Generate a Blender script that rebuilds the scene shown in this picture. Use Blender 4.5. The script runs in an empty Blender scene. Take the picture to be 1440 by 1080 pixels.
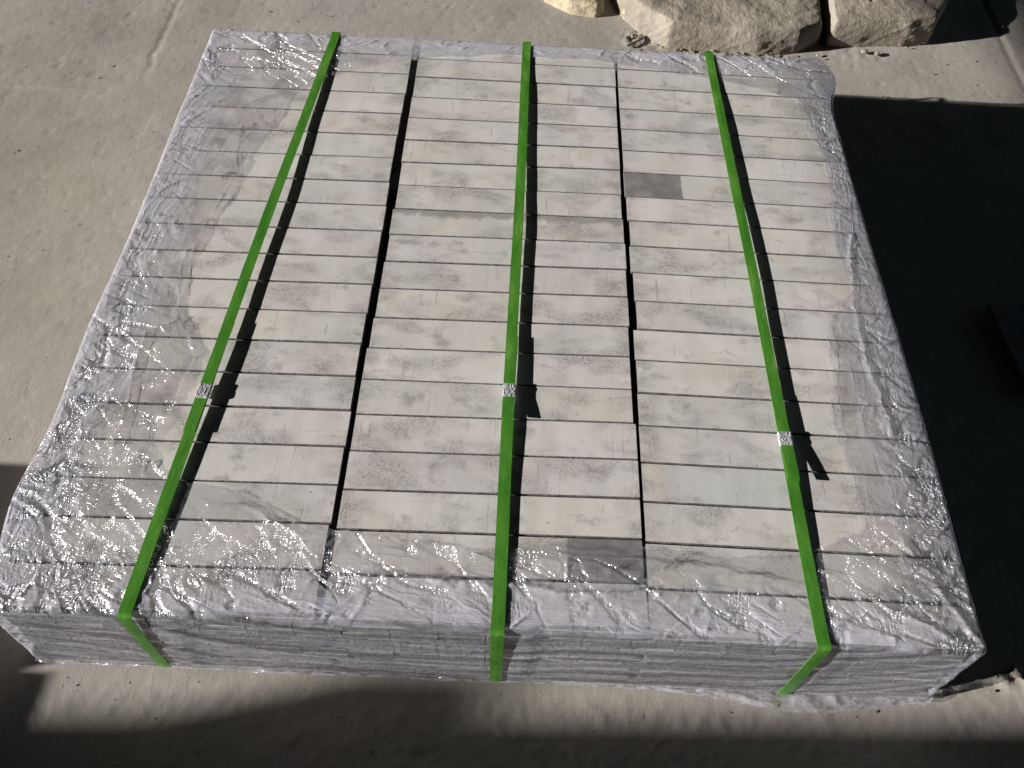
import bpy, bmesh, math, random
import numpy as np
from mathutils import Vector
random.seed(7)
rng = np.random.RandomState(11)
SC = bpy.context.scene
COL = SC.collection

# ------------------------------------------------------------------ camera, sky, sun, exposure
TOP = 0.15                                   # height of the top of the stack above the floor (metres)
cam_d = bpy.data.cameras.new('camera')
cam = bpy.data.objects.new('camera', cam_d); COL.objects.link(cam)
cam.location = (0.16734, -0.34897, 0.87745 + TOP)
cam.rotation_euler = (0.637521, -0.036114, 0.033300)
cam_d.sensor_width = 36.0
cam_d.lens = 36.0 * 1277.53 / 1440.0
cam_d.clip_start = 0.02; cam_d.clip_end = 500
SC.camera = cam

SUN_EL = math.radians(17.2)
SUN_A = 0.265                                # sideways drift of the light per metre of travel along +x
_n = math.hypot(1, SUN_A)
TRAVEL = Vector((math.cos(SUN_EL) / _n, math.cos(SUN_EL) * SUN_A / _n, -math.sin(SUN_EL)))
world = bpy.data.worlds.new('World'); SC.world = world; world.use_nodes = True
wn = world.node_tree.nodes; wl = world.node_tree.links
sky = wn.new('ShaderNodeTexSky'); sky.sky_type = 'NISHITA'; sky.sun_disc = False
sky.sun_elevation = SUN_EL
sky.sun_rotation = math.atan2(-TRAVEL.x, -TRAVEL.y) % (2 * math.pi)
wn['Background'].inputs['Strength'].default_value = 0.05
wl.new(sky.outputs['Color'], wn['Background'].inputs['Color'])
sun_d = bpy.data.lights.new('sun', 'SUN'); sun_d.energy = 5.0; sun_d.angle = math.radians(0.5)
sun_d.color = (1.0, 0.965, 0.925)
sun = bpy.data.objects.new('sun', sun_d); COL.objects.link(sun)
sun.location = (-8, -2.2, 3)
sun.rotation_euler = TRAVEL.to_track_quat('-Z', 'Y').to_euler()
SC.view_settings.view_transform = 'Standard'; SC.view_settings.look = 'None'
SC.view_settings.gamma = 1.0; SC.view_settings.exposure = 1.15
SC.cycles.use_denoising = True
SC.cycles.max_bounces = 10; SC.cycles.transparent_max_bounces = 24
SC.cycles.sample_clamp_indirect = 6

# ------------------------------------------------------------------ numpy noise
def _hash(ix, iy, seed):
    h = (ix.astype(np.int64) * 374761393 + iy.astype(np.int64) * 668265263 + seed * 1442695041) & 0xffffffff
    h = ((h ^ (h >> 13)) * 1274126177) & 0xffffffff
    h = h ^ (h >> 16)
    return h
def perlin(x, y, seed=0):
    x = np.asarray(x, float); y = np.asarray(y, float)
    ix = np.floor(x); iy = np.floor(y); fx = x - ix; fy = y - iy
    u = fx * fx * fx * (fx * (fx * 6 - 15) + 10); v = fy * fy * fy * (fy * (fy * 6 - 15) + 10)
    def g(dx, dy):
        a = _hash(ix + dx, iy + dy, seed) * (2 * math.pi / 4294967296.0)
        return np.cos(a) * (fx - dx) + np.sin(a) * (fy - dy)
    a = g(0, 0) * (1 - u) + g(1, 0) * u
    b = g(0, 1) * (1 - u) + g(1, 1) * u
    return (a * (1 - v) + b * v) * 1.5
def fbm(x, y, seed=0, octv=4, gain=0.5):
    s = 0; a = 1
    for k in range(octv):
        s = s + a * perlin(x * 2 ** k, y * 2 ** k, seed + k * 17); a *= gain
    return s
def ridged(x, y, seed=0, octv=3, gain=0.5):
    s = 0; a = 1; t = 0
    for k in range(octv):
        s = s + a * (1 - np.clip(np.abs(perlin(x * 2 ** k, y * 2 ** k, seed + k * 31)) * 2.2, 0, 1)) ** 2; t += a; a *= gain
    return s / t
def sstep(a, b, x):
    t = np.clip((x - a) / (b - a), 0, 1); return t * t * (3 - 2 * t)

# ------------------------------------------------------------------ node helpers
def mat(name):
    m = bpy.data.materials.new(name); m.use_nodes = True
    nt = m.node_tree; nt.nodes.clear()
    out = nt.nodes.new('ShaderNodeOutputMaterial')
    return m, nt, out
def N(nt, t, **kw):
    n = nt.nodes.new(t)
    for k, v in kw.items():
        if k.startswith('i_'):
            n.inputs[int(k[2:])].default_value = v
        else: setattr(n, k, v)
    return n
def inp(nt, node, key, val):
    if isinstance(val, bpy.types.NodeSocket): nt.links.new(val, node.inputs[key])
    elif val is not None: node.inputs[key].default_value = val
def noise(nt, vec, scale, detail=4, rough=0.55, dist=0.0):
    n = nt.nodes.new('ShaderNodeTexNoise'); nt.links.new(vec, n.inputs['Vector'])
    n.inputs['Scale'].default_value = scale; n.inputs['Detail'].default_value = detail
    n.inputs['Roughness'].default_value = rough; n.inputs['Distortion'].default_value = dist
    return n.outputs['Fac']
def ramp(nt, fac, stops):
    r = nt.nodes.new('ShaderNodeValToRGB'); nt.links.new(fac, r.inputs['Fac'])
    e = r.color_ramp.elements
    while len(e) < len(stops): e.new(0.5)
    for i, (p, c) in enumerate(stops):
        e[i].position = p; e[i].color = c if len(c) == 4 else (*c, 1)
    return r.outputs['Color']
def g3(v): return (v, v, v, 1)
def mth(nt, op, a, b=None, c=None, clamp=False):
    n = nt.nodes.new('ShaderNodeMath'); n.operation = op; n.use_clamp = clamp
    inp(nt, n, 0, a); inp(nt, n, 1, b); inp(nt, n, 2, c)
    return n.outputs[0]
def mixc(nt, fac, a, b, mode='MIX'):
    n = nt.nodes.new('ShaderNodeMix'); n.data_type = 'RGBA'; n.blend_type = mode
    inp(nt, n, 0, fac); inp(nt, n, 6, a); inp(nt, n, 7, b)
    return n.outputs[2]
def mapping(nt, vec, scale=(1, 1, 1), rot=(0, 0, 0), loc=None):
    n = nt.nodes.new('ShaderNodeMapping'); nt.links.new(vec, n.inputs[0])
    n.inputs['Scale'].default_value = scale; n.inputs['Rotation'].default_value = rot
    if loc is not None: inp(nt, n, 'Location', loc)
    return n.outputs[0]
def bump(nt, h, strength, dist, normal=None):
    b = nt.nodes.new('ShaderNodeBump'); b.inputs['Distance'].default_value = dist
    inp(nt, b, 'Strength', strength); nt.links.new(h, b.inputs['Height'])
    if normal is not None: nt.links.new(normal, b.inputs['Normal'])
    return b.outputs[0]
def objattr(nt, name):
    a = nt.nodes.new('ShaderNodeAttribute'); a.attribute_type = 'OBJECT'; a.attribute_name = name
    return a.outputs['Fac']
def geoattr(nt, name):
    a = nt.nodes.new('ShaderNodeAttribute'); a.attribute_name = name
    return a.outputs['Fac']

# ------------------------------------------------------------------ materials
def make_floor_mat():
    m, nt, out = mat('dusty_concrete')
    P = N(nt, 'ShaderNodeBsdfPrincipled'); nt.links.new(P.outputs[0], out.inputs[0])
    co = N(nt, 'ShaderNodeTexCoord').outputs['Object']
    big = noise(nt, co, 1.6, 5, 0.6, 0.6)
    col = ramp(nt, big, [(0.28, (0.228, 0.216, 0.190)), (0.5, (0.282, 0.263, 0.237)), (0.74, (0.332, 0.305, 0.283))])
    mid = noise(nt, co, 11, 6, 0.65, 0.4)
    col = mixc(nt, 0.55, col, ramp(nt, mid, [(0.3, g3(0.40)), (0.5, g3(0.5)), (0.72, g3(0.60))]), 'OVERLAY')
    yel = ramp(nt, noise(nt, mapping(nt, co, loc=(4, 2, 1)), 3.0, 4), [(0.5, g3(0)), (0.7, g3(1))])
    col = mixc(nt, mth(nt, 'MULTIPLY', yel, 0.35), col, (0.27, 0.25, 0.175, 1))
    # drag marks and dark specks
    st = noise(nt, mapping(nt, co, (60, 12, 1), (0, 0, -0.7)), 1.0, 5, 0.7, 1.2)
    stm = mth(nt, 'MULTIPLY', ramp(nt, st, [(0.60, g3(0)), (0.70, g3(1))]), ramp(nt, noise(nt, co, 4.2, 3), [(0.48, g3(0)), (0.62, g3(1))]))
    col = mixc(nt, mth(nt, 'MULTIPLY', stm, 0.45), col, (0.10, 0.09, 0.075, 1))
    sp = ramp(nt, noise(nt, co, 95, 2, 0.5), [(0.72, g3(0)), (0.77, g3(1))])
    col = mixc(nt, mth(nt, 'MULTIPLY', sp, 0.65), col, (0.10, 0.11, 0.09, 1))
    fine = noise(nt, co, 420, 5, 0.75)
    col = mixc(nt, 0.34, col, ramp(nt, fine, [(0.3, g3(0.3)), (0.7, g3(0.7))]), 'OVERLAY')
    nt.links.new(col, P.inputs['Base Color'])
    P.inputs['Roughness'].default_value = 0.85
    P.inputs['Specular IOR Level'].default_value = 0.25
    h = mth(nt, 'ADD', mth(nt, 'MULTIPLY', fine, 0.25), noise(nt, mapping(nt, co, (60, 30, 1), (0, 0, -0.7)), 1.0, 6, 0.62, 0.6))
    nt.links.new(bump(nt, h, 0.26, 0.0028), P.inputs['Normal'])
    return m

def make_bar_mat():
    m, nt, out = mat('cast_pale_metal')
    P = N(nt, 'ShaderNodeBsdfPrincipled'); nt.links.new(P.outputs[0], out.inputs[0])
    tc = N(nt, 'ShaderNodeTexCoord').outputs['Object']
    rnd = N(nt, 'ShaderNodeObjectInfo').outputs['Random']
    off = N(nt, 'ShaderNodeCombineXYZ')
    inp(nt, off, 0, mth(nt, 'MULTIPLY', rnd, 37.0)); inp(nt, off, 1, mth(nt, 'MULTIPLY', rnd, 91.0)); inp(nt, off, 2, mth(nt, 'MULTIPLY', rnd, 53.0))
    va = N(nt, 'ShaderNodeVectorMath', operation='ADD'); nt.links.new(tc, va.inputs[0]); nt.links.new(off.outputs[0], va.inputs[1])
    co = va.outputs[0]
    # bar to bar tone
    tone = ramp(nt, rnd, [(0.0, (0.55, 0.530, 0.515)), (0.2, (0.49, 0.485, 0.475)), (0.4, (0.57, 0.545, 0.520)), (0.6, (0.50, 0.488, 0.482)), (0.8, (0.54, 0.522, 0.485)), (1.0, (0.515, 0.490, 0.482))])
    warm = noise(nt, mapping(nt, co, (9, 14, 9)), 1.0, 3, 0.5)
    col = mixc(nt, ramp(nt, warm, [(0.48, g3(0)), (0.66, g3(0.6))]), tone, (0.50, 0.465, 0.405, 1))
    pink = noise(nt, mapping(nt, co, (7, 11, 9), loc=(3, 7, 2)), 1.0, 3, 0.5)
    col = mixc(nt, ramp(nt, pink, [(0.48, g3(0)), (0.68, g3(0.6))]), col, (0.53, 0.472, 0.468, 1))
    grn = noise(nt, mapping(nt, co, (8, 13, 9), loc=(9, 1, 5)), 1.0, 3, 0.5)
    col = mixc(nt, ramp(nt, grn, [(0.48, g3(0)), (0.68, g3(0.6))]), col, (0.44, 0.455, 0.435, 1))
    # vertical bands across the bar, soft
    bd = noise(nt, mapping(nt, co, (34, 3, 3)), 1.0, 2, 0.5)
    col = mixc(nt, 0.28, col, ramp(nt, bd, [(0.35, g3(0.40)), (0.65, g3(0.60))]), 'OVERLAY')
    # dark patches held as properties of single bars
    sep0 = N(nt, 'ShaderNodeSeparateXYZ'); nt.links.new(tc, sep0.inputs[0])
    d0 = objattr(nt, 'dark_from'); d1 = objattr(nt, 'dark_to')
    wob = mth(nt, 'MULTIPLY', mth(nt, 'SUBTRACT', noise(nt, mapping(nt, co, (20, 60, 20)), 1.0, 3), 0.5), 0.006)
    xx = mth(nt, 'ADD', sep0.outputs[0], wob)
    dm = mth(nt, 'MULTIPLY', mth(nt, 'GREATER_THAN', xx, d0), mth(nt, 'LESS_THAN', xx, d1))
    dn = ramp(nt, noise(nt, co, 40, 5, 0.6), [(0.3, (0.13, 0.122, 0.125)), (0.52, (0.195, 0.185, 0.19)), (0.72, (0.27, 0.26, 0.26))])
    col = mixc(nt, dm, col, dn)
    # smudges: large soft areas broken up by fine grain
    area = noise(nt, mapping(nt, co, (13, 22, 10)), 1.0, 3, 0.55, 0.4)
    area = ramp(nt, area, [(0.49, g3(0)), (0.66, g3(1))])
    grain = noise(nt, co, 420, 5, 0.75, 0.6)
    grain = ramp(nt, grain, [(0.46, g3(0)), (0.60, g3(1))])
    sm = mth(nt, 'MULTIPLY', area, mth(nt, 'ADD', mth(nt, 'MULTIPLY', grain, 0.70), 0.20))
    col = mixc(nt, sm, col, (0.20, 0.188, 0.178, 1))
    blot = noise(nt, mapping(nt, co, (20, 26, 10), loc=(2, 9, 4)), 1.0, 7, 0.72, 0.15)
    col = mixc(nt, ramp(nt, blot, [(0.56, g3(0)), (0.68, g3(0.68))]), col, (0.24, 0.23, 0.225, 1))
    # grime near the short ends (object x)
    sep = N(nt, 'ShaderNodeSeparateXYZ'); nt.links.new(tc, sep.inputs[0])
    ax = mth(nt, 'ABSOLUTE', sep.outputs[0])
    endm = mth(nt, 'MULTIPLY', ramp(nt, mth(nt, 'MULTIPLY', ax, 6.0), [(0.80, g3(0)), (0.975, g3(1))]), ramp(nt, noise(nt, mapping(nt, co, (22, 40, 20)), 1.0, 5, 0.75), [(0.44, g3(0)), (0.60, g3(1))]))
    col = mixc(nt, mth(nt, 'MULTIPLY', endm, mth(nt, 'ADD', mth(nt, 'MULTIPLY', grain, 0.5), 0.25)), col, (0.17, 0.16, 0.15, 1))
    # small pits / marks
    vo = N(nt, 'ShaderNodeTexVoronoi', feature='F1'); nt.links.new(mapping(nt, co, (60, 85, 60)), vo.inputs['Vector']); vo.inputs['Scale'].default_value = 1.0
    pit = ramp(nt, mth(nt, 'ADD', vo.outputs['Distance'], mth(nt, 'MULTIPLY', noise(nt, co, 160, 3), 0.22)), [(0.15, g3(1)), (0.21, g3(0))])
    pit = mth(nt, 'MULTIPLY', pit, ramp(nt, noise(nt, mapping(nt, co, (26, 30, 20)), 1.0, 2), [(0.50, g3(0)), (0.58, g3(1))]))
    col = mixc(nt, mth(nt, 'MULTIPLY', pit, 0.7), col, (0.16, 0.145, 0.135, 1))
    # scratches in two directions
    hs = []
    for k, (rot, sc) in enumerate(((0.9, (230, 9, 9)), (-1.25, (260, 8, 8)), (0.12, (12, 240, 9)))):
        s = noise(nt, mapping(nt, co, sc, (0, 0, rot)), 1.0, 2, 0.5, 0.8)
        s = ramp(nt, s, [(0.655, g3(0)), (0.69, g3(1))])
        s = mth(nt, 'MULTIPLY', s, ramp(nt, noise(nt, mapping(nt, co, (14, 20, 14), loc=(k * 5, 2, 1)), 1.0, 2), [(0.52, g3(0)), (0.6, g3(1))]))
        col = mixc(nt, mth(nt, 'MULTIPLY', s, 0.38), col, (0.20, 0.19, 0.18, 1)); hs.append(s)
    db = objattr(nt, 'dark_back')
    yy = mth(nt, 'ADD', mth(nt, 'MULTIPLY', sep.outputs[1], 28.0), mth(nt, 'MULTIPLY', mth(nt, 'SUBTRACT', noise(nt, mapping(nt, co, (50, 30, 20)), 1.0, 5, 0.7), 0.5), 1.1))
    bm_ = mth(nt, 'MULTIPLY', ramp(nt, yy, [(0.22, g3(0)), (0.42, g3(1))]), db)
    col = mixc(nt, mth(nt, 'MULTIPLY', bm_, 0.62), col, (0.15, 0.145, 0.13, 1))
    nt.links.new(col, P.inputs['Base Color'])
    P.inputs['Metallic'].default_value = 0.12
    rr = ramp(nt, noise(nt, co, 30, 4), [(0.3, g3(0.48)), (0.7, g3(0.66))])
    nt.links.new(rr, P.inputs['Roughness'])
    P.inputs['Specular IOR Level'].default_value = 0.35
    h = mth(nt, 'ADD', mth(nt, 'MULTIPLY', noise(nt, co, 260, 5, 0.65), 0.35), mth(nt, 'MULTIPLY', noise(nt, mapping(nt, co, (30, 55, 30)), 1.0, 4, 0.5), 1.0))
    h = mth(nt, 'SUBTRACT', h, mth(nt, 'MULTIPLY', pit, 0.35))
    for s in hs: h = mth(nt, 'SUBTRACT', h, mth(nt, 'MULTIPLY', s, 0.12))
    nt.links.new(bump(nt, h, 0.30, 0.0009), P.inputs['Normal'])
    return m

def make_film_mat():
    m, nt, out = mat('stretch_film_layers')
    co = N(nt, 'ShaderNodeTexCoord').outputs['Object']
    dens = geoattr(nt, 'layers'); cr = geoattr(nt, 'crumple')
    # fine wrinkle relief: ridges drawn out along the pull of the film
    warp = N(nt, 'ShaderNodeTexNoise'); nt.links.new(co, warp.inputs['Vector']); warp.inputs['Scale'].default_value = 14; warp.inputs['Detail'].default_value = 2
    wv = N(nt, 'ShaderNodeVectorMath', operation='MULTIPLY_ADD'); nt.links.new(warp.outputs['Color'], wv.inputs[0]); wv.inputs[1].default_value = (0.05, 0.05, 0.02); nt.links.new(co, wv.inputs[2])
    wc = wv.outputs[0]
    def rid(v):   # 1-|2n-1|
        return mth(nt, 'SUBTRACT', 1.0, mth(nt, 'ABSOLUTE', mth(nt, 'MULTIPLY', mth(nt, 'SUBTRACT', v, 0.5), 4.0)))
    a = rid(noise(nt, mapping(nt, wc, (52, 125, 80), (0, 0, 0.75)), 1.0, 3, 0.6))
    b = rid(noise(nt, mapping(nt, wc, (140, 50, 80), (0, 0, 0.35)), 1.0, 2, 0.6))
    c = noise(nt, mapping(nt, wc, (38, 300, 300), (0, 0, 0.03)), 1.0, 3, 0.6)
    hh = mth(nt, 'ADD', mth(nt, 'MULTIPLY', mth(nt, 'ADD', a, mth(nt, 'MULTIPLY', b, 0.7)), cr), mth(nt, 'MULTIPLY', c, 0.10))
    bn = bump(nt, hh, 1.0, 0.0085)
    # milky share: layers, thickened where wrinkles pile up
    str_ = noise(nt, mapping(nt, wc, (16, 90, 230), (0, 0, 0.06)), 1.0, 4, 0.65)
    pile = ramp(nt, str_, [(0.33, g3(0.62)), (0.5, g3(1.0)), (0.68, g3(1.40))])
    veil = mth(nt, 'MULTIPLY', mth(nt, 'MULTIPLY', dens, pile), 0.115)
    veil = mth(nt, 'MINIMUM', mth(nt, 'ADD', veil, mth(nt, 'MULTIPLY', mth(nt, 'MULTIPLY', ramp(nt, a, [(0.75, g3(0)), (0.98, g3(1))]), cr), 0.10)), 0.80)
    dif = N(nt, 'ShaderNodeBsdfDiffuse'); dif.inputs[0].default_value = (0.64, 0.64, 0.73, 1); nt.links.new(bn, dif.inputs['Normal'])  # bluish tint puts sky reflection into the film's colour
    trl = N(nt, 'ShaderNodeBsdfTranslucent'); trl.inputs[0].default_value = (0.71, 0.71, 0.78, 1)
    mx1 = N(nt, 'ShaderNodeMixShader'); mx1.inputs[0].default_value = 0.40
    nt.links.new(dif.outputs[0], mx1.inputs[1]); nt.links.new(trl.outputs[0], mx1.inputs[2])
    tr = N(nt, 'ShaderNodeBsdfTransparent'); tr.inputs[0].default_value = (0.985, 0.985, 0.99, 1)
    mx2 = N(nt, 'ShaderNodeMixShader'); nt.links.new(veil, mx2.inputs[0])
    nt.links.new(tr.outputs[0], mx2.inputs[1]); nt.links.new(mx1.outputs[0], mx2.inputs[2])
    crease_shade = N(nt, 'ShaderNodeBsdfDiffuse'); crease_shade.inputs[0].default_value = (0.07, 0.066, 0.068, 1)  # dark colour painted in for the film's own shadow at creases
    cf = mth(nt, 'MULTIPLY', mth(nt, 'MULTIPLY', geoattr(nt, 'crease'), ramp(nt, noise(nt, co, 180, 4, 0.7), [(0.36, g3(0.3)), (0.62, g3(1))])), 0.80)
    mxc = N(nt, 'ShaderNodeMixShader'); nt.links.new(cf, mxc.inputs[0]); nt.links.new(mx2.outputs[0], mxc.inputs[1]); nt.links.new(crease_shade.outputs[0], mxc.inputs[2])
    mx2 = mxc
    gl = N(nt, 'ShaderNodeBsdfGlossy'); gl.inputs['Color'].default_value = (1, 1, 1, 1); gl.inputs['Roughness'].default_value = 0.17
    nt.links.new(bn, gl.inputs['Normal'])
    fr = N(nt, 'ShaderNodeFresnel'); fr.inputs['IOR'].default_value = 1.5; nt.links.new(bn, fr.inputs['Normal'])
    fac = mth(nt, 'MINIMUM', mth(nt, 'MULTIPLY', fr.outputs[0], 1.3), 0.11)
    mx3 = N(nt, 'ShaderNodeMixShader'); nt.links.new(fac, mx3.inputs[0])
    nt.links.new(mx2.outputs[0], mx3.inputs[1]); nt.links.new(gl.outputs[0], mx3.inputs[2])
    nt.links.new(mx3.outputs[0], out.inputs[0])
    return m

def make_strap_mat():
    m, nt, out = mat('green_plastic_strap')
    P = N(nt, 'ShaderNodeBsdfPrincipled')
    co = N(nt, 'ShaderNodeTexCoord').outputs['Object']
    v = noise(nt, mapping(nt, co, (60, 14, 30)), 1.0, 4, 0.6)
    col = ramp(nt, v, [(0.3, (0.036, 0.150, 0.016)), (0.55, (0.066, 0.205, 0.024)), (0.78, (0.150, 0.310, 0.062))])
    scf = ramp(nt, noise(nt, mapping(nt, co, (300, 40, 50), (0, 0, 0.5)), 1.0, 3, 0.7), [(0.62, g3(0)), (0.74, g3(1))])
    col = mixc(nt, mth(nt, 'MULTIPLY', scf, 0.55), col, (0.25, 0.42, 0.16, 1))
    nt.links.new(col, P.inputs['Base Color']); P.inputs['Roughness'].default_value = 0.33
    P.inputs['Specular IOR Level'].default_value = 0.4
    w1 = N(nt, 'ShaderNodeTexWave', wave_type='BANDS', bands_direction='DIAGONAL'); nt.links.new(co, w1.inputs[0]); w1.inputs['Scale'].default_value = 160
    w2 = N(nt, 'ShaderNodeTexWave', wave_type='BANDS', bands_direction='DIAGONAL'); nt.links.new(mapping(nt, co, (-1, 1, 1)), w2.inputs[0]); w2.inputs['Scale'].default_value = 160
    bl = bump(nt, noise(nt, mapping(nt, co, (40, 26, 40)), 1.0, 3, 0.5), 0.4, 0.003)
    nt.links.new(bump(nt, mth(nt, 'MULTIPLY', w1.outputs['Fac'], w2.outputs['Fac']), 0.22, 0.0003, bl), P.inputs['Normal'])
    tr = N(nt, 'ShaderNodeBsdfTranslucent'); tr.inputs[0].default_value = (0.20, 0.62, 0.05, 1)
    mx = N(nt, 'ShaderNodeMixShader'); mx.inputs[0].default_value = 0.12
    nt.links.new(P.outputs[0], mx.inputs[1]); nt.links.new(tr.outputs[0], mx.inputs[2])
    nt.links.new(mx.outputs[0], out.inputs[0])
    return m

def make_steel_mat():
    m, nt, out = mat('galvanised_steel_seal')
    P = N(nt, 'ShaderNodeBsdfPrincipled'); nt.links.new(P.outputs[0], out.inputs[0])
    co = N(nt, 'ShaderNodeTexCoord').outputs['Object']
    v = noise(nt, co, 500, 3, 0.6)
    nt.links.new(ramp(nt, v, [(0.38, (0.33, 0.34, 0.35)), (0.62, (0.62, 0.63, 0.65))]), P.inputs['Base Color'])
    P.inputs['Metallic'].default_value = 0.35; P.inputs['Roughness'].default_value = 0.33
    nt.links.new(bump(nt, v, 0.6, 0.0010), P.inputs['Normal'])
    return m

def make_stone_mat(name, c0, c1, rotz=0.6, dark=0.0):
    m, nt, out = mat(name)
    P = N(nt, 'ShaderNodeBsdfPrincipled'); nt.links.new(P.outputs[0], out.inputs[0])
    co = N(nt, 'ShaderNodeTexCoord').outputs['Object']
    v = noise(nt, co, 7, 6, 0.6, 0.5)
    col = ramp(nt, v, [(0.3, c0), (0.68, c1)])
    f = noise(nt, mapping(nt, co, (170, 60, 60), (0, 0, rotz)), 1.0, 5, 0.7, 0.8)
    col = mixc(nt, 0.45, col, ramp(nt, f, [(0.3, g3(0.3)), (0.7, g3(0.68))]), 'OVERLAY')
    sp = ramp(nt, noise(nt, co, 120, 3, 0.6), [(0.64, g3(0)), (0.74, g3(1))])
    col = mixc(nt, mth(nt, 'MULTIPLY', sp, 0.4), col, (0.13, 0.11, 0.085, 1))
    nt.links.new(col, P.inputs['Base Color']); P.inputs['Roughness'].default_value = 0.93
    P.inputs['Specular IOR Level'].default_value = 0.15
    h = mth(nt, 'ADD', f, mth(nt, 'MULTIPLY', noise(nt, co, 60, 8, 0.7), 1.3))
    nt.links.new(bump(nt, h, 0.8, 0.0035), P.inputs['Normal'])
    return m

def make_wall_mat(name, c, rough=0.9):
    m, nt, out = mat(name)
    P = N(nt, 'ShaderNodeBsdfPrincipled'); nt.links.new(P.outputs[0], out.inputs[0])
    co = N(nt, 'ShaderNodeTexCoord').outputs['Object']
    v = noise(nt, co, 2.0, 6, 0.6)
    nt.links.new(ramp(nt, v, [(0.3, tuple(x * 0.75 for x in c)), (0.7, tuple(x * 1.2 for x in c))]), P.inputs['Base Color'])
    P.inputs['Roughness'].default_value = rough
    nt.links.new(bump(nt, noise(nt, co, 40, 5), 0.4, 0.01), P.inputs['Normal'])
    return m

M_floor = make_floor_mat(); M_bar = make_bar_mat(); M_film = make_film_mat()
M_side = make_wall_mat('joint_shade_side', (0.125, 0.118, 0.115), 0.6); M_strap = make_strap_mat(); M_steel = make_steel_mat()  # side material is darkened to shade the gaps between bars
M_rock = make_stone_mat('broken_sandy_stone', (0.185, 0.162, 0.132), (0.295, 0.263, 0.218))
M_tan = make_stone_mat('tan_fragment_stone', (0.29, 0.245, 0.175), (0.40, 0.345, 0.25))
M_shed = make_wall_mat('dark_blocker_sheet', (0.06, 0.06, 0.062))
M_block = make_wall_mat('old_masonry', (0.10, 0.095, 0.09))
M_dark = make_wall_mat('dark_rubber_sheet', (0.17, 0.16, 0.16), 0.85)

# ------------------------------------------------------------------ mesh helpers
def link(name, me, m, parent=None, smooth=False):
    o = bpy.data.objects.new(name, me); COL.objects.link(o)
    if m: 
        if not me.materials: me.materials.append(m)
    if parent is not None: o.parent = parent
    if smooth: me.polygons.foreach_set('use_smooth', [True] * len(me.polygons))
    return o
def grid_mesh(name, P, wrap=False):
    """P: (rows, cols, 3) -> quad mesh; wrap closes the columns"""
    R, C, _ = P.shape
    me = bpy.data.meshes.new(name)
    me.vertices.add(R * C); me.vertices.foreach_set('co', P.reshape(-1).astype(np.float32))
    idx = np.arange(R * C).reshape(R, C)
    if wrap:
        nx = np.roll(idx, -1, axis=1); a, b, c, d = idx[:-1], nx[:-1], nx[1:], idx[1:]
    else: a, b, c, d = idx[:-1, :-1], idx[:-1, 1:], idx[1:, 1:], idx[1:, :-1]
    q = np.stack([a, b, c, d], -1).reshape(-1, 4)
    me.loops.add(q.size); me.loops.foreach_set('vertex_index', q.reshape(-1).astype(np.int32))
    me.polygons.add(len(q)); me.polygons.foreach_set('loop_start', np.arange(0, q.size, 4, dtype=np.int32))
    me.polygons.foreach_set('loop_total', np.full(len(q), 4, dtype=np.int32))
    me.update(calc_edges=True); me.validate()
    me.polygons.foreach_set('use_smooth', np.ones(len(me.polygons), dtype=bool))
    return me
def tag(o, label=None, cat=None, group=None, kind=None):
    if label: o['label'] = label
    if cat: o['category'] = cat
    if group: o['group'] = group
    if kind: o['kind'] = kind
def empty(name, loc=(0, 0, 0)):
    o = bpy.data.objects.new(name, None); COL.objects.link(o); o.location = loc; o.empty_display_size = 0.05
    return o
def box_mesh(name, lo, hi, bev=0.0, top_dz=(0, 0, 0, 0)):
    bm = bmesh.new()
    x0, y0, z0 = lo; x1, y1, z1 = hi
    vs = [bm.verts.new(c) for c in ((x0, y0, z0), (x1, y0, z0), (x1, y1, z0), (x0, y1, z0),
          (x0, y0, z1 + top_dz[0]), (x1, y0, z1 + top_dz[1]), (x1, y1, z1 + top_dz[2]), (x0, y1, z1 + top_dz[3]))]
    for f in ((3, 2, 1, 0), (4, 5, 6, 7), (0, 1, 5, 4), (1, 2, 6, 5), (2, 3, 7, 6), (3, 0, 4, 7)): bm.faces.new([vs[i] for i in f])
    if bev: bmesh.ops.bevel(bm, geom=bm.edges[:], offset=bev, segments=1, affect='EDGES', profile=0.6)
    me = bpy.data.meshes.new(name); bm.to_mesh(me); bm.free()
    return me

# ------------------------------------------------------------------ the added unseen shed and the floor
def graded(lo, hi, a, b, fine, grow=1.18, cap=2.0):
    c = list(np.arange(a, b + fine, fine)); s = fine
    while c[-1] < hi: s = min(s * grow, cap); c.append(c[-1] + s)
    s = fine; l = []; x = a
    while x > lo: s = min(s * grow, cap); x -= s; l.append(x)
    return np.array(l[::-1] + c)
gx = graded(-60, 60, -1.0, 1.35, 0.0052); gy = graded(-60, 60, -0.22, 1.75, 0.0052)
X, Y = np.meshgrid(gx, gy)
u_ = X * 0.77 + Y * 0.64; v_ = -X * 0.64 + Y * 0.77
near = sstep(-1.6, -1.0, X) * sstep(2.1, 1.35, X) * sstep(-0.6, -0.2, Y) * sstep(2.4, 1.7, Y)
Z = 0.0020 * fbm(X * 2.2, Y * 2.2, 5, 2) + 0.00025 * fbm(u_ * 16, v_ * 42, 9, 4)
u = X * 0.77 + Y * 0.64; v = -X * 0.64 + Y * 0.77
chip = np.clip(fbm(u * 30, v * 90, 21, 3) - 0.47, 0, 1) * sstep(0.0, 0.35, fbm(X * 4, Y * 4, 33, 2) + 0.2)
Z = Z - 0.0026 * chip
Z = Z - 0.0035 * np.clip(fbm(u * 40, v * 120, 77, 3) - 0.66, 0, 1)
rr = np.exp(-((X - 0.05) / 0.45) ** 2 - ((Y + 0.07) / 0.07) ** 2) + 0.8 * np.exp(-((X - 0.55) / 0.35) ** 2 - ((Y + 0.04) / 0.06) ** 2)
Z = Z + 0.0028 * rr * ridged(u * 30, v * 90, 55, 4) ** 1.5
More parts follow.
